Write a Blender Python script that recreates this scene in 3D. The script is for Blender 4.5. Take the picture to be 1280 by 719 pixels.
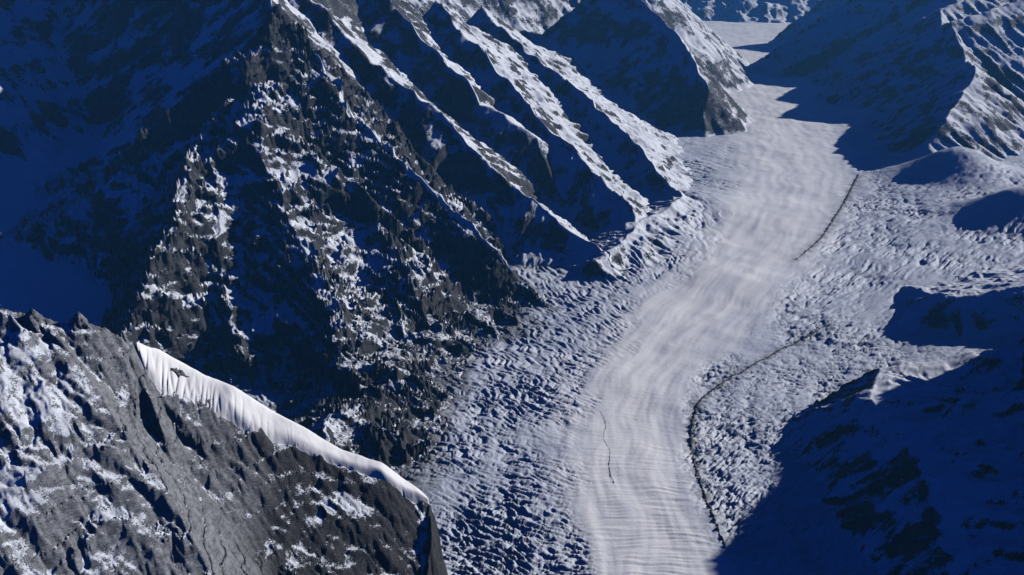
import bpy, math, time
import numpy as np
T0 = time.time()
R = math.radians
f32 = np.float32
QUALITY = 1.0            # terrain grid density (1 = about one vertex per picture pixel)

# ------------------------------------------------------------------ scene, view
for o in list(bpy.data.objects):
    bpy.data.objects.remove(o)
scene = bpy.context.scene
COL = scene.collection
CAM_Z, PITCH, FPX = 1800.0, R(20.0), 1108.0      # metres above the near ice, tilt, focal length (1280 px wide frame)
cP, sP = math.cos(PITCH), math.sin(PITCH)
SUN_AZ, SUN_EL = R(21.0), R(23.0)                # azimuth counted from +x (right) towards +y (up-glacier)

def ray(px, py):
    u = (px - 640) / FPX; v = (359.5 - py) / FPX
    return u, cP + v * sP, -sP + v * cP

def ice_base(y):                                  # long profile of the main glacier
    return 0.03 * (np.maximum(y, 4000.0) - 4000.0)

def P(px, py, y):                                 # survey: sight line through a point of the picture, met at ground distance y
    u, dy, dz = ray(px, py); t = y / dy
    return (u * t, y, CAM_Z + dz * t)

def G(px, py):                                    # survey: sight line met by the ice surface
    u, dy, dz = ray(px, py)
    y = CAM_Z / (-dz / dy)
    if y > 4000: y = (CAM_Z + 120) / (-dz / dy + 0.03)
    return (u * y / dy, y, float(ice_base(y)))

def line(pix, y0, y1):                            # pixels of a crest, ground distance running from y0 to y1
    p = np.array(pix, float); s = np.r_[0, np.cumsum(np.hypot(*np.diff(p, axis=0).T))]; s /= s[-1]
    return [P(a, b, y0 + (y1 - y0) * k) for (a, b), k in zip(p, s)]

# ------------------------------------------------------------------ noise
_rng = np.random.RandomState(11)
_perm = _rng.permutation(256).astype(np.int32); _perm = np.r_[_perm, _perm]
_ang = _rng.rand(256) * 2 * np.pi
_gx, _gy = np.cos(_ang).astype(f32), np.sin(_ang).astype(f32)

def perlin(x, y, seed=0):
    x = np.asarray(x, f32) + f32(seed * 17.31); y = np.asarray(y, f32) + f32(seed * 5.77)
    xf = np.floor(x); yf = np.floor(y)
    xi = xf.astype(np.int32) & 255; yi = yf.astype(np.int32) & 255
    fx = x - xf; fy = y - yf
    u = fx * fx * fx * (fx * (fx * 6 - 15) + 10); v = fy * fy * fy * (fy * (fy * 6 - 15) + 10)
    x1 = (xi + 1) & 255; y1 = (yi + 1) & 255
    def g(a, b, dx, dy):
        h = _perm[_perm[a] + b]
        return _gx[h] * dx + _gy[h] * dy
    n0 = g(xi, yi, fx, fy); n1 = g(x1, yi, fx - 1, fy)
    n2 = g(xi, y1, fx, fy - 1); n3 = g(x1, y1, fx - 1, fy - 1)
    a = n0 + u * (n1 - n0); b = n2 + u * (n3 - n2)
    return (a + v * (b - a)) * f32(1.45)          # about -1..1

def keep(lam, r):                                  # fade detail finer than the grid can carry
    return np.clip((lam / (r / 800.0) - 2.0) / 2.0, 0, 1)

def fbm(x, y, lam, octs, gain=0.5, seed=0, ridged=False, r=None):
    out = np.zeros(x.shape, f32); amp = 1.0; w = 1.0
    for k in range(octs):
        l = lam / 2.03 ** k
        n = perlin(x / l, y / l, seed + k)
        if ridged:
            n = 1 - 2 * np.abs(n)
            n = n * w; w = np.clip(n * 0.6 + 0.6, 0, 1)
        if r is not None: n = n * keep(l, r)
        out += f32(amp) * n; amp *= gain
    return out

def sstep(a, b, x):
    t = np.clip((x - a) / (b - a), 0, 1); return t * t * (3 - 2 * t)

def smax(a, b, k):
    h = np.clip(0.5 + 0.5 * (a - b) / k, 0, 1)
    return b + (a - b) * h + k * h * (1 - h)

# ------------------------------------------------------------------ landforms
class Ridge:
    def __init__(s, pts, left, right, rib=35., lam=120., seed=0, conc=0.25, cap=None, start=1.9):
        s.cap, s.start = cap, start
        s.p = np.array(pts, float); s.left, s.right, s.rib, s.lam, s.seed, s.conc = left, right, rib, lam, seed, conc
    def raw(s, x, y):                              # height, distance from crest, arc length
        best = np.full(x.shape, -1e5, f32); D = np.full(x.shape, 1e9, f32); A = np.zeros(x.shape, f32)
        arc = 0.0
        for i, (a, b) in enumerate(zip(s.p[:-1], s.p[1:])):
            ex, ey = b[0] - a[0], b[1] - a[1]; L = math.hypot(ex, ey)
            qx, qy = x - f32(a[0]), y - f32(a[1])
            tu = (qx * f32(ex) + qy * f32(ey)) / f32(L * L); t = np.clip(tu, 0, 1)
            dx, dy = qx - t * f32(ex), qy - t * f32(ey)
            d = np.sqrt(dx * dx + dy * dy)
            side = (f32(ex) * qy - f32(ey) * qx) / f32(L)
            m = sstep(-30, 30, side)               # 1 = to the left of the walking direction
            sl = s.right + (s.left - s.right) * m
            if s.start and i == 0: sl = np.where(tu < 0, sl + (s.start - sl) * np.clip(-tu * L / np.maximum(d, 1) * 2, 0, 1), sl)
            if s.cap and i == len(s.p) - 2: sl = np.where(tu > 1, sl + (s.cap - sl) * np.clip((tu - 1) * L / np.maximum(d, 1) * 2, 0, 1), sl)
            h = f32(a[2]) + t * f32(b[2] - a[2]) - sl * d * (1 - s.conc * d / (d + 700))
            w = d < D
            best = np.where(w, h, best); D = np.where(w, d, D); A = np.where(w, arc + t * f32(L), A)
            arc += L
        return best, D, A
    def h(s, x, y, r):
        b, d, a = s.raw(x, y)
        if s.rib:
            wv = perlin(x / 300., y / 300., s.seed + 3) * 40
            amp = s.rib * np.clip(d / 160., 0, 1)
            l = s.lam
            b = b + amp * (0.45 - 1.6 * np.abs(perlin((a + wv) / l, d / (l * 5), s.seed)))
            l = s.lam * 0.4
            b = b + 0.4 * amp * (0.45 - 1.6 * np.abs(perlin((a + wv) / l, d / (l * 6), s.seed + 1))) * keep(l, r)
        return b

class Mountain:
    def __init__(s, ridges, rough=40., lam=260., octs=5, warp=45., seed=0, strata=0., k=14., snow=0.0, gain=0.44, floor=-60., cliff=None, grain=None, crag=0.):
        s.ridges, s.rough, s.lam, s.octs, s.warp, s.seed, s.strata, s.k, s.snow, s.gain, s.floor = ridges, rough, lam, octs, warp, seed, strata, k, snow, gain, floor
        s.cliff, s.grain, s.crag = cliff, grain, crag
    def coarse(s, x, y):
        out = None
        for q in s.ridges:
            h = q.raw(x, y)[0]; out = h if out is None else np.maximum(out, h)
        return s.cut(x, y, out)
    def cut(s, x, y, h):                           # a wall where the rock breaks off
        if s.cliff is None: return h
        (ax, ay), (bx, by), sl = s.cliff
        ex, ey = bx - ax, by - ay; L = math.hypot(ex, ey)
        d = ((x - ax) * ey - (y - ay) * ex) / L
        return h - sl * np.maximum(d + 26 * fbm(x, y, 75., 4, .6, 88), 0)
    def height(s, x, y):
        x = np.asarray(x, f32); y = np.asarray(y, f32)
        r = np.sqrt(x * x + y * y)
        wx = fbm(x, y, 420., 3, seed=s.seed + 40) * s.warp; wy = fbm(x, y, 420., 3, seed=s.seed + 50) * s.warp
        X, Y = x + wx, y + wy
        out = None
        for q in s.ridges:
            h = q.h(X, Y, r); out = h if out is None else smax(out, h, s.k)
        out = s.cut(X, Y, out)
        X = X + 11 * perlin(x / 42., y / 42., s.seed + 30) + 4 * perlin(x / 15., y / 15., s.seed + 31) * keep(15., r); Y = Y + 11 * perlin(x / 42., y / 42., s.seed + 32)
        if s.grain:
            ca, sa, st = math.cos(s.grain[0]), math.sin(s.grain[0]), s.grain[1]
            X, Y = (X * f32(ca) + Y * f32(sa)) / f32(st), Y * f32(ca) - X * f32(sa)
        n = fbm(X, Y, s.lam, s.octs, s.gain, s.seed + 60, True, r)
        out = out + s.rough * 0.55 * (n - 0.35)
        if s.crag:                                 # broken blocks and joints
            out = out + s.crag * fbm(X, Y, 34., 4, .62, s.seed + 95, True, r) * np.clip(.5 + 1.3 * perlin(x / 130., y / 130., s.seed + 97), 0, 1.3)
        if s.strata:
            ph = (out + 0.30 * x - 0.1 * y + 35 * perlin(x / 180., y / 180., s.seed + 80)) / 46.
            fr = ph - np.floor(ph)
            st = np.where(fr < 0.68, -0.55 + fr * 0.35, -0.31 + (fr - 0.68) * 2.2)
            out = out + s.strata * st * np.clip(0.75 + 1.2 * perlin(x / 320., y / 320., s.seed + 90), 0.1, 1.2)
        return out

LM = {}
up = lambda p, dz: (p[0], p[1], p[2] + dz)
# front peak on the left: bright right-hand arete, shadowed left arete, broken rock face between
peak = P(345, 8, 6000)
arete = line([(345, 8), (380, 68), (430, 132), (490, 193), (545, 243), (600, 292), (640, 345), (700, 390)], 6000, 4560)
left_ar = [peak, P(310, 78, 5650), P(262, 150, 5300), P(218, 222, 4700), P(205, 290, 4320), P(170, 372, 3980), P(150, 440, 3700)]
butt = [P(330, 95, 5700), P(322, 130, 5300), P(345, 215, 4900), P(370, 300, 4450), P(405, 390, 4000), P(470, 500, 3360)]
butt2 = [P(430, 132, 5680), P(440, 220, 5150), P(480, 300, 4700), P(515, 362, 4370), P(560, 418, 4150)]
butt4 = [P(480, 300, 4700), P(495, 365, 4350), P(508, 425, 4040), P(505, 470, 3600)]
butt5 = [P(370, 300, 4450), P(415, 380, 4040), P(435, 450, 3640), P(445, 520, 3180)]
base = [P(650, 385, 4560), P(580, 402, 4320), P(515, 430, 4000), P(468, 474, 3540), P(425, 535, 3080), P(370, 592, 2750)]
butt3 = [P(322, 130, 5300), P(265, 200, 4950), P(270, 300, 4450), P(290, 400, 4000), P(330, 480, 3650)]
LM['front'] = Mountain([Ridge(arete, .95, .85, 30, 110, 1), Ridge(left_ar, .8, 1.2, 30, 120, 2), Ridge(butt, .68, .68, 22, 100, 3, conc=.5),
                        Ridge(butt2, .68, .66, 22, 90, 4, conc=.5), Ridge(butt3, .75, .72, 24, 100, 5, conc=.4), Ridge(butt4, .7, .7, 22, 80, 6, conc=.5), Ridge(butt5, .7, .7, 22, 80, 7, conc=.5),
                        Ridge([up(q, 25) for q in base], .42, .35, 14, 45, 8, conc=0)], rough=46, lam=170, octs=6, k=34, strata=44, crag=5., cliff=(P(700, 392, 4560)[:2], (peak[0] + 60, peak[1] + 40), .75), grain=(R(-50), 1.6), seed=1, snow=.13, gain=.52)
spB = line([(365, -20), (430, 38), (490, 98), (540, 135), (580, 172), (602, 200), (640, 233), (690, 268), (730, 303), (782, 342)], 7000, 5120)
LM['spurB'] = Mountain([Ridge(spB, .8, .98, 30, 120, 11, conc=.42)], rough=40, crag=4, seed=2, snow=.22)
spC = line([(470, -25), (495, 10), (530, 50), (590, 103), (602, 130), (632, 145), (668, 172), (690, 230)], 8000, 6400)
spD = line([(545, 0), (590, 52), (640, 108), (680, 158), (720, 193), (760, 232), (800, 275), (812, 322)], 8400, 5450)
LM['spurC'] = Mountain([Ridge(spC, .75, .95, 28, 120, 21, conc=.42)], rough=28, seed=3, snow=.22)
LM['spurD'] = Mountain([Ridge(spD, .75, .98, 30, 130, 31, conc=.42),
                        Ridge([up(G(*q), hh) for q, hh in (((742, 342), 70), ((790, 312), 110), ((822, 285), 110), ((852, 258), 80))], .42, .5, 26, 70, 33, conc=.3)], rough=42, crag=4, seed=4, snow=.22)
spE = line([(600, 10), (660, 68), (710, 100), (760, 148), (800, 190), (832, 230), (870, 268)], 9600, 6300)
LM['spurE'] = Mountain([Ridge(spE, .7, .92, 30, 140, 41, conc=.42)], rough=40, crag=4, seed=5, snow=.22)
far = [P(770, -40, 11400), P(800, 0, 10900), P(838, 36, 10300), P(872, 78, 9750), P(884, 112, 9400), P(880, 150, 9150)]
up = lambda p, dz: (p[0], p[1], p[2] + dz)
wall = [up(P(240, -30, 9600), 700), up(P(420, -30, 10600), 450), up(P(560, -25, 11800), 350), up(P(680, -30, 12500), 200), up(P(790, -30, 13000), 150), P(830, -20, 14500)]
LM['farL'] = Mountain([Ridge(far, 1.1, .9, 30, 190, 51, cap=1.5), Ridge(wall, .95, .95, 45, 240, 52, conc=.1),
                       Ridge([(-1560, 6120, 1500), (-1850, 6900, 1760), (-2120, 7550, 2350), (-2350, 8200, 2700), (-2400, 9000, 2700)], 1.0, 1.1, 30, 150, 53)], rough=50, lam=420, seed=6, snow=.22)
LM['upperL'] = Mountain([Ridge([P(-260, -60, 6500), P(-60, -60, 7600), P(110, -50, 8600), P(300, -40, 9400)], .7, .8, 60, 260, 61),
                         Ridge([P(40, -40, 8200), P(60, 60, 7200), P(70, 150, 6300)], .7, .7, 40, 160, 62),
                         Ridge([P(190, -40, 8700), P(195, 60, 7800), P(200, 130, 7200)], .7, .7, 40, 160, 63)], rough=60, lam=420, seed=7)
# right bank, far: its crest is where the jagged shadow on the ice comes from
def caster(px, py, L):
    x, y, z = G(px, py)
    return (x + L * math.cos(SUN_AZ), y + L * math.sin(SUN_AZ), z + L * math.tan(SUN_EL))
tips = [caster(900, 60, 2600), caster(985, 68, 2000), caster(970, 95, 2500), caster(1015, 98, 1900), caster(970, 125, 2450), caster(1000, 130, 2050),
        caster(974, 148, 2300), caster(1062, 157, 1500), caster(1040, 190, 1650), caster(1075, 214, 900), caster(1100, 216, 500)]
b = tips
LM['farR'] = Mountain([Ridge(tips, .8, .8, 40, 170, 71)] +
                      [Ridge([p, (p[0] + 1500, p[1] + 700, p[2] + 350)], .75, .75, 35, 150, 72 + i) for i, p in enumerate(tips[2:7:2])], rough=38, lam=300, seed=8, warp=20)
LM['backR'] = Mountain([Ridge([P(1120, -40, 14500), P(1180, -15, 13500), P(1250, 60, 11500), P(1310, 110, 10300)], .7, .7, 45, 190, 81),
                        Ridge([P(1150, 40, 12500), P(1200, 85, 11300), P(1265, 140, 9600)], .6, .7, 40, 170, 82)], rough=55, lam=380, seed=9, snow=.15)
LM['range'] = Mountain([Ridge([(-3000, 24000, 2300), (3000, 25000, 1750), (6000, 24500, 1850), (9000, 24000, 1800), (12000, 22000, 2100), (14000, 18000, 2200)], .6, .6, 120, 700, 91)],
                       rough=130, lam=1500, octs=4, seed=10, warp=150)
LM['knoll'] = Mountain([Ridge([P(1145, 396, 4330), P(1190, 370, 4330), P(1280, 358, 4260), P(1400, 350, 4200)], .30, .80, 5, 120, 101, start=.55)], rough=26, lam=190, octs=6, k=40, seed=11, snow=.28, crag=3, warp=25)
near = [P(1500, 420, 3680), P(1400, 426, 3640), P(1280, 432, 3580), P(1180, 449, 3500), P(1100, 463, 3410)]
LM['nearR'] = Mountain([Ridge(near, .42, .9, 22, 80, 111, cap=.7, conc=.6),
                        Ridge([P(1100, 466, 3400), P(1085, 500, 3160), P(1125, 540, 2900), P(1160, 600, 2580), P(1190, 719, 2200), P(1190, 900, 1850)], .03, .62, 26, 90, 112, conc=0),
                        Ridge([P(1176, 530, 2960), P(1200, 508, 3040), P(1245, 494, 3090), P(1330, 480, 3140)], 1., .45, 8, 100, 113, start=.6),
                        Ridge([P(1182, 530, 2950), P(1196, 600, 2590), P(1215, 719, 2200)], .7, .8, 16, 80, 115),
                        Ridge([(2250, 1300, 900), (2500, 2600, 920), (2640, 3170, 890), (2690, 3430, 815), (2730, 3690, 745)], 1.3, 1.4, 40, 200, 114, conc=0, cap=3.)], rough=24, lam=150, octs=6, seed=12, warp=18, snow=-.16, gain=.52, grain=(R(205), 3.), crag=4, cliff=((2255, 3625), (1560, 3450), .9))  # last ridge lies out of view, added to shade the bench of this mountain
crest = [P(-200, 390, 2050), P(-60, 380, 2000), P(8, 384, 1980), P(45, 388, 1985), P(72, 397, 1994), P(98, 398, 2008), P(130, 408, 2020), P(152, 414, 2030), P(172, 436, 2045),
         P(230, 462, 2060), P(290, 490, 2065), P(340, 520, 2068), P(380, 543, 2070), P(430, 566, 2072), P(490, 593, 2074), P(536, 624, 2076)]
LM['foreL'] = Mountain([Ridge(crest, 2.2, .8, 5, 60, 121, cap=3.5),
                        Ridge([P(-420, 900, 1300), P(-250, 700, 1500), P(-150, 500, 1740), P(-110, 430, 1880), P(-90, 400, 1940)], .8, .95, 6, 60, 122, conc=-.1, cap=3.5),
                        Ridge([P(62, 402, 1975), P(118, 476, 1850), P(182, 575, 1715), P(262, 719, 1560)], 1.25, .12, 8, 50, 125, start=2.),
                        Ridge([P(152, 414, 2030), P(185, 480, 1960), P(215, 560, 1860), P(260, 660, 1760)], 1.3, .9, 8, 50, 123, conc=-.5, start=4.),
                        Ridge([P(536, 624, 2070), P(536, 668, 1970), P(530, 720, 1890), P(520, 800, 1780)], 3.5, .9, 10, 50, 124, conc=0)], rough=-19, lam=85, seed=13, warp=12, k=8, gain=.56, octs=6, cliff=((-192, 1700), (-226, 2076), 3.2), grain=(R(-26), 2.3), crag=-6., strata=8)

# ------------------------------------------------------------------ ice
cl = np.array([G(*p)[:2] for p in [(840, 900), (815, 719), (790, 620), (778, 540), (800, 460), (870, 385), (945, 310), (985, 240), (985, 180), (955, 120), (925, 85), (905, 50), (905, 30)]])
def spline(p, n):
    p = np.array(p, float); q = np.vstack([2 * p[0] - p[1], p, 2 * p[-1] - p[-2]]); out = []
    for i in range(len(p) - 1):
        a, b, c, d = q[i:i + 4]
        for t in np.linspace(0, 1, n, endpoint=False):
            out.append(.5 * (2 * b + (c - a) * t + (2 * a - 5 * b + 4 * c - d) * t * t + (3 * b - a - 3 * c + d) * t ** 3))
    out.append(p[-1]); return np.array(out)
CL = spline(cl, 5)
def flow(x, y):                                    # metres along and across the stream (left bank negative)
    best = np.full(x.shape, 1e18, f32); S = np.zeros(x.shape, f32); N = np.zeros(x.shape, f32); arc = 0.
    for a, b in zip(CL[:-1], CL[1:]):
        ex, ey = b - a; L = math.hypot(ex, ey)
        qx, qy = x - f32(a[0]), y - f32(a[1])
        t = np.clip((qx * f32(ex) + qy * f32(ey)) / f32(L * L), 0, 1)
        d2 = (qx - t * f32(ex)) ** 2 + (qy - t * f32(ey)) ** 2
        w = d2 < best
        best = np.where(w, d2, best); S = np.where(w, arc + t * f32(L), S)
        N = np.where(w, np.sign(f32(ey) * qx - f32(ex) * qy) * np.sqrt(d2), N)
        arc += L
    return S, N

domes = [(G(1195, 225), 430, 400, 230), (G(1275, 280), 390, 360, 200), (G(880, 255), 420, 380, 45), (G(905, 345), 330, 260, 22), (G(1180, 180), 500, 500, 90), (G(845, 300), 260, 200, 30)]
def ice_low(x, y):
    z = ice_base(y).astype(f32)
    z = z + 0.05 * np.maximum(x - (1500 + 0.30 * (y - 3000)), 0)
    for (c, rx, ry, hh) in domes:
        q = ((x - c[0]) / rx) ** 2 + ((y - c[1]) / ry) ** 2
        z = z + hh * np.exp(-q * 1.4) 
    return z
def ice(x, y):
    x = np.asarray(x, f32); y = np.asarray(y, f32); r = np.sqrt(x * x + y * y)
    S, N = flow(x, y)
    z = ice_low(x, y)
    wob = perlin(x / 500., y / 500., 3) * 130
    half = 225 + 0.052 * np.clip(S - 1200, 0, 9000)
    edge = .35 * perlin(S / 260., N / 90., 38)
    left = sstep(0.45, 1.55, (-N + wob) / half + edge); right = sstep(0.80, 1.30, (N + wob * .4) / half + .5 * edge)
    rough = np.clip(left + right, 0, 1)
    patch = np.clip(0.75 + 0.8 * perlin(x / 420., y / 420., 5), 0.25, 1.15)
    for (c, rx, ry, hh) in domes[:2]: rough = rough * (1 - .85 * np.exp(-(((x - c[0] + 150) / rx) ** 2 + ((y - c[1]) / ry) ** 2) * 1.2))
    rough = rough * np.where(S > 6500, 0.55, 1.) * patch
    z = z + 9 * fbm(x, y, 480., 3, seed=20)
    # long folds following the stream
    z = z + (1 - rough) * 2.6 * perlin(S / 520. + N / 900, (N + 60 * perlin(x / 400., y / 400., 28)) / 70., 22) * keep(60, r)
    z = z + (1 - rough) * 0.8 * perlin(S / 160., (N + 40 * perlin(x / 300., y / 300., 29)) / 26., 23) * keep(24, r)
    # arched transverse crevasses of the smooth middle
    bow = S + (N / 420.) ** 2 * 60 + 14 * perlin(x / 130., y / 130., 24)
    cross = sstep(1700, 700, S)
    z = z + (0.45 + cross) * (1 - rough) * (1.9 * perlin(bow / 15., N / 150., 25) + 1.2 * perlin(bow / 8.5, N / 110., 39)) * keep(15, r)
    # broken ice towards the banks
    ang = np.where(N < 0, 0.5, -0.65)
    a = S * np.cos(ang) + N * np.sin(ang); bb = -S * np.sin(ang) + N * np.cos(ang)
    wa = perlin(x / 170., y / 170., 26) * 24 + perlin(x / 50., y / 50., 27) * 7
    a = a + wa; bb = bb + 14 * perlin(x / 60., y / 60., 36)
    lanes = 0.75 + 0.45 * perlin(S / 900., N / 75., 37)
    rough = rough * np.clip(lanes, .25, 1.2)
    far = sstep(2500, 5500, S)
    for lam, amp, ln, sd in ((27., 12., 6., 30), (14., 9., 5., 32), (8., 4., 3.5, 34)):
        lam = lam * (1 + .5 * far)
        tr = np.clip(1 - np.abs(perlin(a / lam, bb / (lam * ln), sd)) * 2.6, 0, 1)        # open cracks
        t2 = np.clip(1 - np.abs(perlin(bb / (lam * 1.4), a / (lam * 2.5), sd + 40)) * 3.2, 0, 1)
        bl = perlin(a / (lam * .8), bb / (lam * 2.8), sd + 1)                              # tilted blocks between
        z = z + rough * amp * (1 + .45 * far * (N > 0)) * (0.75 * bl - 1.0 * tr - 0.4 * t2) * np.clip((lam / (r / 800.) - 1.6) / 1.6, 0, 1)
    return z
class Basin:                                       # snowfield behind the near ridge, filling the left side valley
    def coarse(s, x, y):
        z = 60 + .26 * np.maximum((y - 3900) * .75 + (-x - 1900) * .55, -500)
        return np.minimum(z, 1150) - 1.3 * np.maximum(x + 1650, 0)
    def height(s, x, y):
        x = np.asarray(x, f32); y = np.asarray(y, f32)
        return s.coarse(x, y) + 16 * fbm(x, y, 600., 4, seed=44)
    floor = -60.; snow = 1.
LM['basin'] = Basin()

def top_height(x, y):
    x = np.asarray(x, f32); y = np.asarray(y, f32)
    z = ice(x, y)
    for m in LM.values():
        w = m.coarse(x, y) > z - 150
        if w.any(): z[w] = np.maximum(z[w], m.height(x[w], y[w]))
    return z

# ------------------------------------------------------------------ survey grid: finer near the viewer, coarse outside the view
q = QUALITY
az = np.r_[np.linspace(-62, -35, int(70 * q)), np.linspace(-34.9, 35, int(1180 * q)), np.linspace(35.2, 68, int(120 * q))] * np.pi / 180
nr = int(1750 * q)
rr = 1150 * (30000 / 1150) ** np.linspace(0, 1, nr)
# distance rows packed where the picture looks, thinner far away
rr = np.interp(np.linspace(0, 1, nr), np.linspace(0, 1, nr) , rr)
GX = (rr[:, None] * np.sin(az)[None]).astype(f32); GY = (rr[:, None] * np.cos(az)[None]).astype(f32)
NR, NC = GX.shape
H = {}
low = ice_low(GX, GY)
TOPC = low.copy()
crs = {}
for k, m in LM.items():
    crs[k] = m.coarse(GX, GY); TOPC = np.maximum(TOPC, crs[k])
for k, m in LM.items():
    w = crs[k] > np.maximum(TOPC - 700, low - 300)
    h = np.full(GX.shape, -9000, f32); h[w] = m.height(GX[w], GY[w]); H[k] = h
w = TOPC < low + 900
h = np.full(GX.shape, -9000, f32); h[w] = ice(GX[w], GY[w]); H['ice'] = h
BAND = np.zeros(GX.shape, f32); _s, _n = flow(GX[w], GY[w])
BAND[w] = .5 + .5 * (.5 * perlin(_s / 900., (_n + 50 * perlin(GX[w] / 500., GY[w] / 500., 61)) / 48., 62) + .25 * perlin(_s / 420., (_n + 30 * perlin(GX[w] / 300., GY[w] / 300., 63)) / 17., 64) + .35 * perlin(_s / 1500., _n / 160., 65))
MID = np.zeros(GX.shape, f32); MID[w] = np.maximum(sstep(8200, 9800, _s), sstep(1.6, .35, np.abs(_n - 5) / (235 + .052 * np.clip(_s - 1200, 0, 9000))))
del crs
keys = list(H)
Z = H[keys[0]].copy(); top = np.zeros(GX.shape, np.int8)
for i, k in enumerate(keys[1:], 1):
    w = H[k] > Z; Z[w] = H[k][w]; top[w] = i
print('grid', GX.shape, round(time.time() - T0, 1))

# lie of the land: slope and hollows decide where snow stays
def blur(a, n):
    for ax in (0, 1):
        p = np.pad(a, [(n + 1, n) if k == ax else (0, 0) for k in (0, 1)], mode='edge').cumsum(ax, dtype=np.float64)
        a = ((p[2 * n + 1:] - p[:-2 * n - 1]) if ax == 0 else (p[:, 2 * n + 1:] - p[:, :-2 * n - 1])) / (2 * n + 1)
    return a.astype(f32)
def normal_z(Zs):
    dr = np.gradient(Zs, axis=0) / np.gradient(rr)[:, None]
    da = np.gradient(Zs, axis=1) / (rr[:, None] * np.gradient(az)[None])
    return 1 / np.sqrt(1 + dr * dr + da * da)
Zb1 = blur(Z, 2); Zb6 = blur(Z, 7)
Zb0 = blur(Z, 1)
nz = 0.60 * normal_z(Zb0) + 0.40 * normal_z(Zb6)
hollow = (Zb6 - Zb1) / (rr[:, None] * 0.006)
patchy = fbm(GX, GY, 170., 4, 0.6, 70)
SNOW = (sstep(0.60, 0.92, nz + 0.10 * patchy + 0.10 * np.clip(hollow, -1, 1))).astype(f32)

# ------------------------------------------------------------------ materials
def new_mat(name):
    m = bpy.data.materials.new(name); m.use_nodes = True
    nt = m.node_tree; nt.nodes.clear()
    out = nt.nodes.new('ShaderNodeOutputMaterial'); bs = nt.nodes.new('ShaderNodeBsdfPrincipled')
    nt.links.new(bs.outputs[0], out.inputs['Surface'])
    return m, nt, bs
def N(nt, typ, **kw):
    n = nt.nodes.new(typ)
    for k, v in kw.items():
        if k.startswith('i_'):
            n.inputs[int(k[2:]) if k[2:].isdigit() else k[2:]].default_value = v
        else: setattr(n, k, v)
    return n
def noise(nt, scale, detail=6, rough=.6, vec=None, dist=0.):
    n = N(nt, 'ShaderNodeTexNoise'); n.inputs['Scale'].default_value = scale; n.inputs['Detail'].default_value = detail
    n.inputs['Roughness'].default_value = rough; n.inputs['Distortion'].default_value = dist
    if vec is not None: nt.links.new(vec, n.inputs['Vector'])
    return n.outputs['Fac']
def ramp(nt, fac, stops):
    r = N(nt, 'ShaderNodeValToRGB'); e = r.color_ramp.elements
    while len(e) < len(stops): e.new(0.5)
    for i, (p, c) in enumerate(stops): e[i].position = p; e[i].color = (*c, 1)
    nt.links.new(fac, r.inputs[0]); return r.outputs[0]
def math_n(nt, op, a, b=None, clamp=False):
    n = N(nt, 'ShaderNodeMath', operation=op, use_clamp=clamp)
    for i, v in enumerate((a, b)):
        if v is None: continue
        if isinstance(v, (int, float)): n.inputs[i].default_value = v
        else: nt.links.new(v, n.inputs[i])
    return n.outputs[0]
def mixc(nt, fac, a, b):
    n = N(nt, 'ShaderNodeMix', data_type='RGBA')
    nt.links.new(fac, n.inputs[0])
    for i, v in ((6, a), (7, b)):
        if isinstance(v, tuple): n.inputs[i].default_value = (*v, 1)
        else: nt.links.new(v, n.inputs[i])
    return n.outputs[2]
SNOW_A, SNOW_B = (.66, .72, .82), (.78, .82, .88)
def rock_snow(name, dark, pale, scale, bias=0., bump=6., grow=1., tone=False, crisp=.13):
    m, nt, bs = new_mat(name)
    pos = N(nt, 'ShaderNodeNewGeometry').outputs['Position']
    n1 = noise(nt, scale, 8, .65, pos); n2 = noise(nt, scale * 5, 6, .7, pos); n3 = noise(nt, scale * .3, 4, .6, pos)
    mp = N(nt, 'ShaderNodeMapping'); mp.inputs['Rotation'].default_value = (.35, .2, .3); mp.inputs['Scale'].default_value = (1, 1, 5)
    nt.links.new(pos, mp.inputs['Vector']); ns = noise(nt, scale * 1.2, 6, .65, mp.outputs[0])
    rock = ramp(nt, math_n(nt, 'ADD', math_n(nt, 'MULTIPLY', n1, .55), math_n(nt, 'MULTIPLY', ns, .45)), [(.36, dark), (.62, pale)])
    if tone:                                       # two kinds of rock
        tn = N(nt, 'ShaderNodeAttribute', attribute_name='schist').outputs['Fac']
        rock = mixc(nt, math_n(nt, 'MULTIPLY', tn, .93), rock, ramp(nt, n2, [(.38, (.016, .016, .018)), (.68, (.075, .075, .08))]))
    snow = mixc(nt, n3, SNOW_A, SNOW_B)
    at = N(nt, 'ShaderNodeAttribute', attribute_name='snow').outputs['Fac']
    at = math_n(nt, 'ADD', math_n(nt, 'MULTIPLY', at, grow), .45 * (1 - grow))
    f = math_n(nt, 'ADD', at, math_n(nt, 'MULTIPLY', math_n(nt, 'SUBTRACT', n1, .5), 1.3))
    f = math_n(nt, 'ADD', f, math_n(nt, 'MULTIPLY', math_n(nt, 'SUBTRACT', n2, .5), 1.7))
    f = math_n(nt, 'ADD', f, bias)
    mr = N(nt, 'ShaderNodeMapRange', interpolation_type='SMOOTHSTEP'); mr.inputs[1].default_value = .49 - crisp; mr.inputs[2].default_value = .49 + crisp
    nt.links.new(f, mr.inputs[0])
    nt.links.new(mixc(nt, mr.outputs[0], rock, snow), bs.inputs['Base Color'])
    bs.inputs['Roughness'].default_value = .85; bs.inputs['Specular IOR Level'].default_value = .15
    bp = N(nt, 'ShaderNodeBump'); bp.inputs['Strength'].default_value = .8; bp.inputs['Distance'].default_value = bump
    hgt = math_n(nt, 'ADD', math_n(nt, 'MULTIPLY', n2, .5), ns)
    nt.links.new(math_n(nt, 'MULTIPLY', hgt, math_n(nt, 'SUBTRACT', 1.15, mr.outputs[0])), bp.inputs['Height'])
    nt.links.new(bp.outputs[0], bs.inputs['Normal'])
    return m
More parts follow.
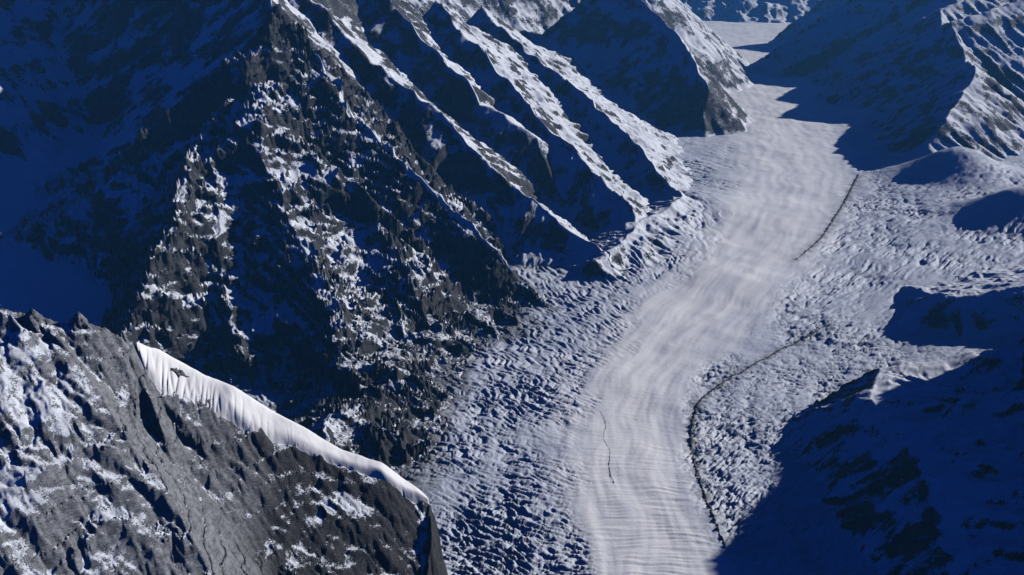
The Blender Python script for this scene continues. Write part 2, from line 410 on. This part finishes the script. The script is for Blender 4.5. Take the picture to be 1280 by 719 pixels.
M_FRONT = rock_snow('frosted_rock', (.015, .017, .021), (.072, .075, .082), .022, -.02, 7)
M_SPUR = rock_snow('spur_rock', (.02, .022, .026), (.08, .08, .085), .018, .0, 7)  # plain dark grey rock of the spurs and the low hill
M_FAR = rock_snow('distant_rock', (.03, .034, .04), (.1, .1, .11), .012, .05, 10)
M_NEAR = rock_snow('near_rock', (.085, .09, .10), (.37, .39, .425), .06, -.05, 8, .7, True, .07)
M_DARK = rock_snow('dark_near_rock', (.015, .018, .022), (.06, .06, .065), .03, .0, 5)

def ice_mat():
    m, nt, bs = new_mat('glacier_ice')
    pos = N(nt, 'ShaderNodeNewGeometry').outputs['Position']
    n1 = noise(nt, .004, 6, .6, pos); n2 = noise(nt, .06, 6, .7, pos); n3 = noise(nt, .012, 5, .65, pos, 1.5)
    A_ = lambda s_: N(nt, 'ShaderNodeAttribute', attribute_name=s_).outputs['Fac']
    side = ramp(nt, n1, [(.3, (.44, .50, .62)), (.7, (.66, .71, .80))])
    side = mixc(nt, ramp(nt, n3, [(.55, (0, 0, 0)), (.75, (.35, .35, .35))]), side, (.42, .45, .52))
    fl = math_n(nt, 'ADD', A_('band'), math_n(nt, 'MULTIPLY', math_n(nt, 'SUBTRACT', n1, .5), .7))
    mid = ramp(nt, fl, [(.05, (.60, .64, .72)), (.40, (.84, .86, .90)), (.75, (.92, .93, .94))])
    c = mixc(nt, A_('mid'), side, mid)
    at = N(nt, 'ShaderNodeAttribute', attribute_name='dirt').outputs['Fac']
    d = math_n(nt, 'MULTIPLY', at, math_n(nt, 'ADD', .35, n2), True)
    c = mixc(nt, d, c, (.13, .13, .135))
    nt.links.new(c, bs.inputs['Base Color'])
    bs.inputs['Roughness'].default_value = .7; bs.inputs['Specular IOR Level'].default_value = .2
    bp = N(nt, 'ShaderNodeBump'); bp.inputs['Strength'].default_value = .5; bp.inputs['Distance'].default_value = 3
    nt.links.new(n2, bp.inputs['Height']); nt.links.new(bp.outputs[0], bs.inputs['Normal'])
    return m
M_ICE = ice_mat()
def snow_mat(name, a, b, scale, bump):
    m, nt, bs = new_mat(name)
    pos = N(nt, 'ShaderNodeNewGeometry').outputs['Position']
    n1 = noise(nt, scale, 6, .6, pos); n2 = noise(nt, scale * 8, 5, .6, pos)
    nt.links.new(mixc(nt, n1, a, b), bs.inputs['Base Color'])
    bs.inputs['Roughness'].default_value = .75; bs.inputs['Specular IOR Level'].default_value = .15
    bp = N(nt, 'ShaderNodeBump'); bp.inputs['Strength'].default_value = .5; bp.inputs['Distance'].default_value = bump
    nt.links.new(n2, bp.inputs['Height']); nt.links.new(bp.outputs[0], bs.inputs['Normal'])
    return m
M_SNOW = snow_mat('packed_snow', (.70, .75, .83), (.82, .85, .90), .01, 2.5)
M_WHITE = snow_mat('fresh_snow', (.84, .86, .88), (.90, .91, .92), .03, 1.2)
def rubble_mat():
    m, nt, bs = new_mat('moraine_rubble')
    pos = N(nt, 'ShaderNodeNewGeometry').outputs['Position']
    n1 = noise(nt, .09, 6, .7, pos); n2 = noise(nt, .5, 5, .7, pos)
    nt.links.new(ramp(nt, n1, [(.3, (.03, .032, .036)), (.6, (.09, .09, .095)), (.75, (.3, .32, .36))]), bs.inputs['Base Color'])
    bs.inputs['Roughness'].default_value = .9
    bp = N(nt, 'ShaderNodeBump'); bp.inputs['Distance'].default_value = 2
    nt.links.new(n2, bp.inputs['Height']); nt.links.new(bp.outputs[0], bs.inputs['Normal'])
    return m
M_RUBBLE = rubble_mat()

# ------------------------------------------------------------------ objects
def link(name, co, quads, mat, label, cat, kind=None, group=None, attrs=(), tris=None):
    me = bpy.data.meshes.new(name)
    nq = len(quads)
    me.vertices.add(len(co)); me.vertices.foreach_set('co', np.ascontiguousarray(co, f32).ravel())
    me.loops.add(nq * 4); me.loops.foreach_set('vertex_index', np.ascontiguousarray(quads, np.int32).ravel())
    me.polygons.add(nq); me.polygons.foreach_set('loop_start', np.arange(0, nq * 4, 4, dtype=np.int32))
    me.update(calc_edges=True)
    me.polygons.foreach_set('use_smooth', np.ones(nq, bool))
    for nm, val in attrs:
        a = me.attributes.new(nm, 'FLOAT', 'POINT'); a.data.foreach_set('value', np.ascontiguousarray(val, f32))
    me.materials.append(mat)
    o = bpy.data.objects.new(name, me); COL.objects.link(o)
    if label: o['label'] = label; o['category'] = cat
    if kind: o['kind'] = kind
    if group: o['group'] = group
    return o

def terrain(key, name, mat, label, cat, kind='structure', group=None, attrs=()):
    h = H[key]; i = keys.index(key)
    own = (top == i) | ((h > Z - 6) & (h > -8000))
    ok = h > -8000
    c = lambda a: (a[:-1, :-1], a[1:, :-1], a[1:, 1:], a[:-1, 1:])
    f = np.logical_or.reduce(c(own)) & np.logical_and.reduce(c(ok))
    idx = np.arange(NR * NC).reshape(NR, NC)
    Q = np.stack([v[f] for v in (idx[:-1, :-1], idx[:-1, 1:], idx[1:, 1:], idx[1:, :-1])], 1)
    used, inv = np.unique(Q, return_inverse=True)
    co = np.stack([GX.ravel()[used], GY.ravel()[used], h.ravel()[used]], 1)
    return link(name, co, inv.reshape(-1, 4), mat, label, cat, kind, group, [(n, v.ravel()[used]) for n, v in attrs])

sn = lambda k: ('snow', np.clip(SNOW + LM[k].snow, 0, 1))
dirt = np.zeros(GX.shape, f32)
# rock debris along the bank below the front peak
gap = H['ice'] - np.maximum(H['front'], H['spurB'])
dirt = sstep(70, 0, gap) * (GX < 700)
def near_path(pix, wid, seed):
    p = spline([G(*q)[:2] for q in pix], 6); d2 = np.full(GX.shape, 1e12, f32)
    for a, b_ in zip(p[:-1], p[1:]):
        e = b_ - a; L2 = float(e @ e); t = np.clip(((GX - f32(a[0])) * f32(e[0]) + (GY - f32(a[1])) * f32(e[1])) / f32(L2), 0, 1)
        d2 = np.minimum(d2, (GX - f32(a[0]) - t * f32(e[0])) ** 2 + (GY - f32(a[1]) - t * f32(e[1])) ** 2)
    return np.exp(-d2 / wid ** 2) * np.clip(.45 + .9 * fbm(GX, GY, 70., 3, seed=seed), 0, 1)
MOR_A = [(908, 684), (890, 640), (872, 590), (864, 545), (872, 508), (892, 486), (930, 462), (985, 432), (1040, 405)]
MOR_B = [(1074, 218), (1058, 248), (1040, 278), (1020, 304), (995, 326)]
dirt = np.maximum(dirt, np.maximum(.8 * near_path(MOR_A, 32, 51), .8 * near_path(MOR_B, 48, 52)))
terrain('ice', 'glacier', M_ICE, 'long crevassed glacier winding down the valley between the mountains', 'glacier', attrs=[('dirt', dirt), ('band', BAND), ('mid', MID)])
terrain('basin', 'snowfield', M_SNOW, 'smooth blue shaded snow basin behind the near rock ridge', 'snowfield')
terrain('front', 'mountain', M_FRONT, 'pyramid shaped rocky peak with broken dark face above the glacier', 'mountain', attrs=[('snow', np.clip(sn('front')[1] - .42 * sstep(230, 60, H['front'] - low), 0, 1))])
SPURS = 'rock spurs descending to the glacier'
for k, l in (('spurB', 'long shaded rock spur directly behind the pyramid shaped peak'), ('spurC', 'short snow crested spur ending high up between two longer spurs'),
             ('spurD', 'dark spur ending at the glacier third behind the pyramid peak'), ('spurE', 'farthest dark spur before the flat side glacier')):
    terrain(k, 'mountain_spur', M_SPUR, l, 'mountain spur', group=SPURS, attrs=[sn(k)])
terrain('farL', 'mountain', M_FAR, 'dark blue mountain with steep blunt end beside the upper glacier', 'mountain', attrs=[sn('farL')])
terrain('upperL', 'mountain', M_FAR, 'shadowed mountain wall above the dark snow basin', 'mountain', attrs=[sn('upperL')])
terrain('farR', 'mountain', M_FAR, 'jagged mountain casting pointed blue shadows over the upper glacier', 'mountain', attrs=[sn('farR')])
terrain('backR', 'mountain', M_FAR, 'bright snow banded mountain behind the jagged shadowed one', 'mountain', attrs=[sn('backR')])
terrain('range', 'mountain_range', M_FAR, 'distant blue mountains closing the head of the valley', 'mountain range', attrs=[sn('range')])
terrain('knoll', 'hill', M_SPUR, 'low hill with a sunlit snow top beside the crevassed ice', 'hill', attrs=[sn('knoll')])
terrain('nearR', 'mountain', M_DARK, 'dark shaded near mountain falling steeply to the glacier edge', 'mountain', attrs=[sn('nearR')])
terrain('foreL', 'mountain', M_NEAR, 'near grey rock ridge dusted with snow, carrying a white snow tongue', 'mountain', attrs=[sn('foreL'), ('schist', sstep(-900, -560, GX + .55 * (GY - 1950) + 120 * fbm(GX, GY, 240., 4, seed=75)))])
print('terrain', round(time.time() - T0, 1))

# snow and rubble lying on the land: strips with their own thickness
def strip(name, path, width, thick, mat, label, cat, group=None, n=160, m=13, skew=0., rough=0., seed=0, crown=2.0, cuts=0., tilt=None, vary=.25, lift=0., seek=0., ragged=0., blend=False):
    p = spline(path, 24)[:, :2]
    s = np.r_[0, np.cumsum(np.hypot(*np.diff(p, axis=0).T))]
    t = np.linspace(0, s[-1], n); px = np.interp(t, s, p[:, 0]); py = np.interp(t, s, p[:, 1])
    tx, ty = np.gradient(px), np.gradient(py); L = np.hypot(tx, ty); nx, ny = -ty / L, tx / L
    u = np.linspace(-1, 1, m)
    e = t / s[-1]
    wv = np.interp(e, np.linspace(0, 1, len(width)), width)
    wv = wv * (1 + vary * perlin(t / 60., t * 0, seed + 5)) * np.clip(np.minimum(e, 1 - e) / .06, 0, 1) ** .5
    off = (u[None] + skew) * wv[:, None]
    if seek:                                       # find the true crest line near the path
        so = np.linspace(-seek, seek, 25)
        hh = top_height(px[:, None] + nx[:, None] * so, py[:, None] + ny[:, None] * so) - .15 * np.abs(so)[None]
        sh = so[hh.argmax(1)]
        for _ in range(8): sh[1:-1] = (sh[:-2] + sh[1:-1] * 2 + sh[2:]) / 4
        off = off + sh[:, None]
    if ragged: off = off * (1 + ragged * perlin(t[:, None] / 13. + np.sign(u)[None] * 40, t[:, None] * 0, seed + 6)) + 5 * ragged * perlin(t / 50., t * 0, seed + 7)[:, None]
    X = px[:, None] + nx[:, None] * off; Y = py[:, None] + ny[:, None] * off
    zt = top_height(X, Y)
    zs = zt.copy()
    for _ in range(12): zs[1:-1] = (zs[:-2] + zs[1:-1] * 2 + zs[2:]) / 4
    if tilt is not None:                           # a body of its own: even fall along, gentle tilt across
        zc = np.percentile(zt[:, m // 4:m - m // 4], 60, axis=1)
        for _ in range(60): zc[1:-1] = (zc[:-2] + zc[1:-1] * 2 + zc[2:]) / 4
        zs = zc[:, None] + tilt * (1 - .5 * e[:, None]) * off - thick * .35 + lift; zt = np.minimum(zt, zs - 8)
    prof = 1 - np.abs(u)[None] ** crown
    zz = np.maximum(zs, zt) + thick * prof * (1 + rough * perlin(X / 14., Y / 14., seed)) - thick * .5 * (1 - prof) - .3
    if cuts:
        g = 1 - np.abs(perlin((t[:, None] + 9 * u[None]) / 17., u[None] * .5 + t[:, None] * .002, seed + 8)) * 3.2
        zz = zz - cuts * np.clip(g, 0, 1) ** 1.5 * np.clip((u[None] * -1 + .45), 0, 1) * np.clip(1.25 - e * 2.2, 0, 1)[:, None] * prof
    if blend:
        k3 = np.abs(u)[None] ** 5; zz = zz * (1 - k3) + (top_height(X, Y) - 4) * k3
    co = np.stack([X, Y, zz], 2).reshape(-1, 3)
    bot = np.stack([X, Y, zt - thick - 6], 2).reshape(-1, 3)
    idx = np.arange(n * m).reshape(n, m)
    qs = lambda a: np.stack([a[:-1, :-1], a[:-1, 1:], a[1:, 1:], a[1:, :-1]], 2).reshape(-1, 4)
    Q = [qs(idx)[:, ::-1], qs(idx) + n * m]
    for r_ in (idx[:, 0], idx[::-1, -1], idx[0, ::-1], idx[-1, :]):
        Q.append(np.stack([r_[:-1], r_[1:], r_[1:] + n * m, r_[:-1] + n * m], 1))
    return link(name, np.vstack([co, bot]), np.vstack(Q), mat, label, cat, None, group)

CR = 'sunlit snow crests on the spurs'
xy = lambda pts: [(a[0], a[1]) for a in pts]
strip('snow_tongue', xy(crest[8:]), [50, 62, 58, 47, 37, 29, 23, 15], 15, M_WHITE, 'white snow tongue with crevassed upper end along the near rock ridge', 'snow tongue', n=420, m=25, skew=-.1, crown=5., rough=.04, seed=1, cuts=6, tilt=.66, lift=11, vary=.22, blend=True)
for pts, wd, l in ((arete[1:7], [14, 20, 26, 24, 18, 12], 'thin bright snow crest on the right edge of the pyramid shaped peak'),
                   (spB[2:6], [14, 24, 34, 30, 12], 'broad curved snow crest high on the spur behind the pyramid peak'),
                   (spB[6:10], [10, 16, 18, 10], 'narrow lower snow crest near the glacier end of the long spur'),
                   (spC[1:5], [10, 20, 26, 12], 'short tapering snow crest ending in dark rock between two longer spurs'),
                   (spD[1:5], [12, 18, 20, 12], 'straight snow crest along the dark spur before the last one'),
                   (spE[2:6], [14, 22, 22, 14], 'snow crest on the last spur before the flat side glacier'),
                   (far[1:5], [20, 40, 44, 20], 'snow crest sloping down the blunt dark mountain beside the upper glacier')):
    strip('snow_crest', xy(pts), wd, 5, M_SNOW, l, 'snow crest', CR, n=140, m=11, rough=.2, seed=len(l), vary=.5, seek=70)
MO = 'dark rubble lines on the ice'
strip('moraine', [G(*p) for p in [(908, 684), (890, 640), (872, 590), (864, 545), (872, 508), (892, 486), (930, 462), (985, 432), (1040, 405)]], [5, 8, 7, 7, 6, 5, 6, 5, 2], 4.5, M_RUBBLE,
      'dark curved rubble line beside the near crevassed ice', 'moraine', MO, n=700, m=7, rough=1.5, seed=2, vary=.6, ragged=.9)
strip('moraine', [G(*p) for p in [(1074, 218), (1058, 248), (1040, 278), (1020, 304), (995, 326)]], [8, 11, 9, 7, 2], 6, M_RUBBLE,
      'straight dark rubble line running down from the pointed shadow', 'moraine', MO, n=300, m=7, rough=1.5, seed=3, vary=.6, ragged=.9)
strip('moraine', [G(*p) for p in [(750, 512), (757, 530), (755, 548), (763, 566), (761, 585), (768, 606)]], [.6, 1.2, .8, 1.3, .6], 1.2, M_RUBBLE,
      'thin faint rubble line in the smooth middle of the ice', 'moraine', MO, n=300, m=5, rough=1.5, seed=4, vary=.8, ragged=.8)

def pinnacle(px, py, y, rad, tall, label, seed):
    x, y, z = P(px, py, y); n, m = 40, 22
    a = np.linspace(0, 2 * np.pi, n, endpoint=False)[None]; k = np.linspace(0, 1, m)[:, None]
    rr_ = rad * (1 - k) ** .75 * (1 + .5 * perlin(np.cos(a) * 1.6 + k * 2, np.sin(a) * 1.6 + seed, seed) + .3 * perlin(np.cos(a) * 5 + k * 6, np.sin(a) * 5 + k * 3, seed + 1)) + .3
    X = x + rr_ * np.cos(a) + k * rad * .25; Y = y + rr_ * np.sin(a) * .8
    base = float(top_height(np.array([x], f32), np.array([y], f32))[0])
    Z_ = base - 28 + (tall + 28) * k + 4 * perlin(np.cos(a) * 3 + k * 5, np.sin(a) * 3, seed + 2) + 0 * a
    co = np.stack([X, Y, Z_], 2).reshape(-1, 3); idx = np.arange(n * m).reshape(m, n); nx_ = np.roll(idx, -1, 1)
    Q = np.stack([idx[:-1], nx_[:-1], nx_[1:], idx[1:]], 2).reshape(-1, 4)
    o = link('rock_pinnacle', co, Q, M_NEAR, label, 'rock pinnacle', None, 'rock pinnacles on the near ridge')
    o.data.attributes.new('snow', 'FLOAT', 'POINT').data.foreach_set('value', np.full(n * m, .3, f32))
pinnacle(36, 388, 1978, 34, 26, 'broad grey rock pinnacle at the far left end of the near ridge', 5)
pinnacle(94, 392, 2008, 30, 30, 'dark jagged rock pinnacle on the near ridge beyond the gully', 6)
pinnacle(150, 416, 2030, 20, 26, 'small pointed rock pinnacle right above the start of the snow tongue', 7)

# ------------------------------------------------------------------ light, air, view
sun = bpy.data.lights.new('sun', 'SUN'); sun.energy = 5.0; sun.angle = R(.53); sun.color = (1.0, .965, .92)
so = bpy.data.objects.new('sun', sun); COL.objects.link(so)
from mathutils import Vector
S = Vector((math.cos(SUN_EL) * math.cos(SUN_AZ), math.cos(SUN_EL) * math.sin(SUN_AZ), math.sin(SUN_EL)))
so.rotation_euler = S.to_track_quat('Z', 'Y').to_euler()
so.location = (6000, 2000, 6000)
w = bpy.data.worlds.new('World'); scene.world = w; w.use_nodes = True
nt = w.node_tree; bg = nt.nodes['Background']
sky = nt.nodes.new('ShaderNodeTexSky'); sky.sky_type = 'NISHITA'; sky.sun_disc = False
sky.sun_elevation = SUN_EL; sky.sun_rotation = math.pi / 2 - SUN_AZ
sky.altitude = 3000; sky.air_density = 1.0; sky.dust_density = 0.0; sky.ozone_density = 10.0
tint = nt.nodes.new('ShaderNodeMix'); tint.data_type = 'RGBA'; tint.blend_type = 'MULTIPLY'; tint.inputs[0].default_value = 1
tint.inputs[7].default_value = (.05, .32, .94, 1)      # deep blue high-altitude sky
nt.links.new(sky.outputs[0], tint.inputs[6]); nt.links.new(tint.outputs[2], bg.inputs[0]); bg.inputs[1].default_value = .05

HAZE = True
if HAZE:
    me = bpy.data.meshes.new('haze')
    x0, x1, y0, y1, z0, z1 = -33000, 33000, -4000, 33000, -500, 3900
    v = [(x, y, z) for x in (x0, x1) for y in (y0, y1) for z in (z0, z1)]
    me.from_pydata(v, [], [(0, 1, 3, 2), (4, 6, 7, 5), (0, 4, 5, 1), (2, 3, 7, 6), (0, 2, 6, 4), (1, 5, 7, 3)])
    hm = bpy.data.materials.new('mountain_air'); hm.use_nodes = True; t = hm.node_tree; t.nodes.clear()
    o_ = t.nodes.new('ShaderNodeOutputMaterial'); pv = t.nodes.new('ShaderNodeVolumePrincipled')
    pv.inputs['Color'].default_value = (.14, .5, 1, 1); pv.inputs['Density'].default_value = 1.35e-5; pv.inputs['Anisotropy'].default_value = .0
    t.links.new(pv.outputs[0], o_.inputs['Volume']); me.materials.append(hm)
    ho = bpy.data.objects.new('haze', me); COL.objects.link(ho)
    ho['kind'] = 'stuff'; ho['label'] = 'thin blue mountain air filling the valley'; ho['category'] = 'haze'

cam = bpy.data.cameras.new('camera'); co = bpy.data.objects.new('camera', cam); COL.objects.link(co)
cam.sensor_width = 36; cam.lens = 36 * FPX / 1280; cam.clip_start = 5; cam.clip_end = 80000
co.location = (0, 0, CAM_Z); co.rotation_euler = (math.pi / 2 - PITCH, 0, 0)
scene.camera = co
vs = scene.view_settings; vs.view_transform = 'Standard'; vs.look = 'None'; vs.exposure = -0.05; vs.gamma = 1; vs.use_curve_mapping = False
scene.render.engine = 'CYCLES'
scene.cycles.max_bounces = 5; scene.cycles.diffuse_bounces = 0; scene.cycles.volume_bounces = 0
print('done', round(time.time() - T0, 1))
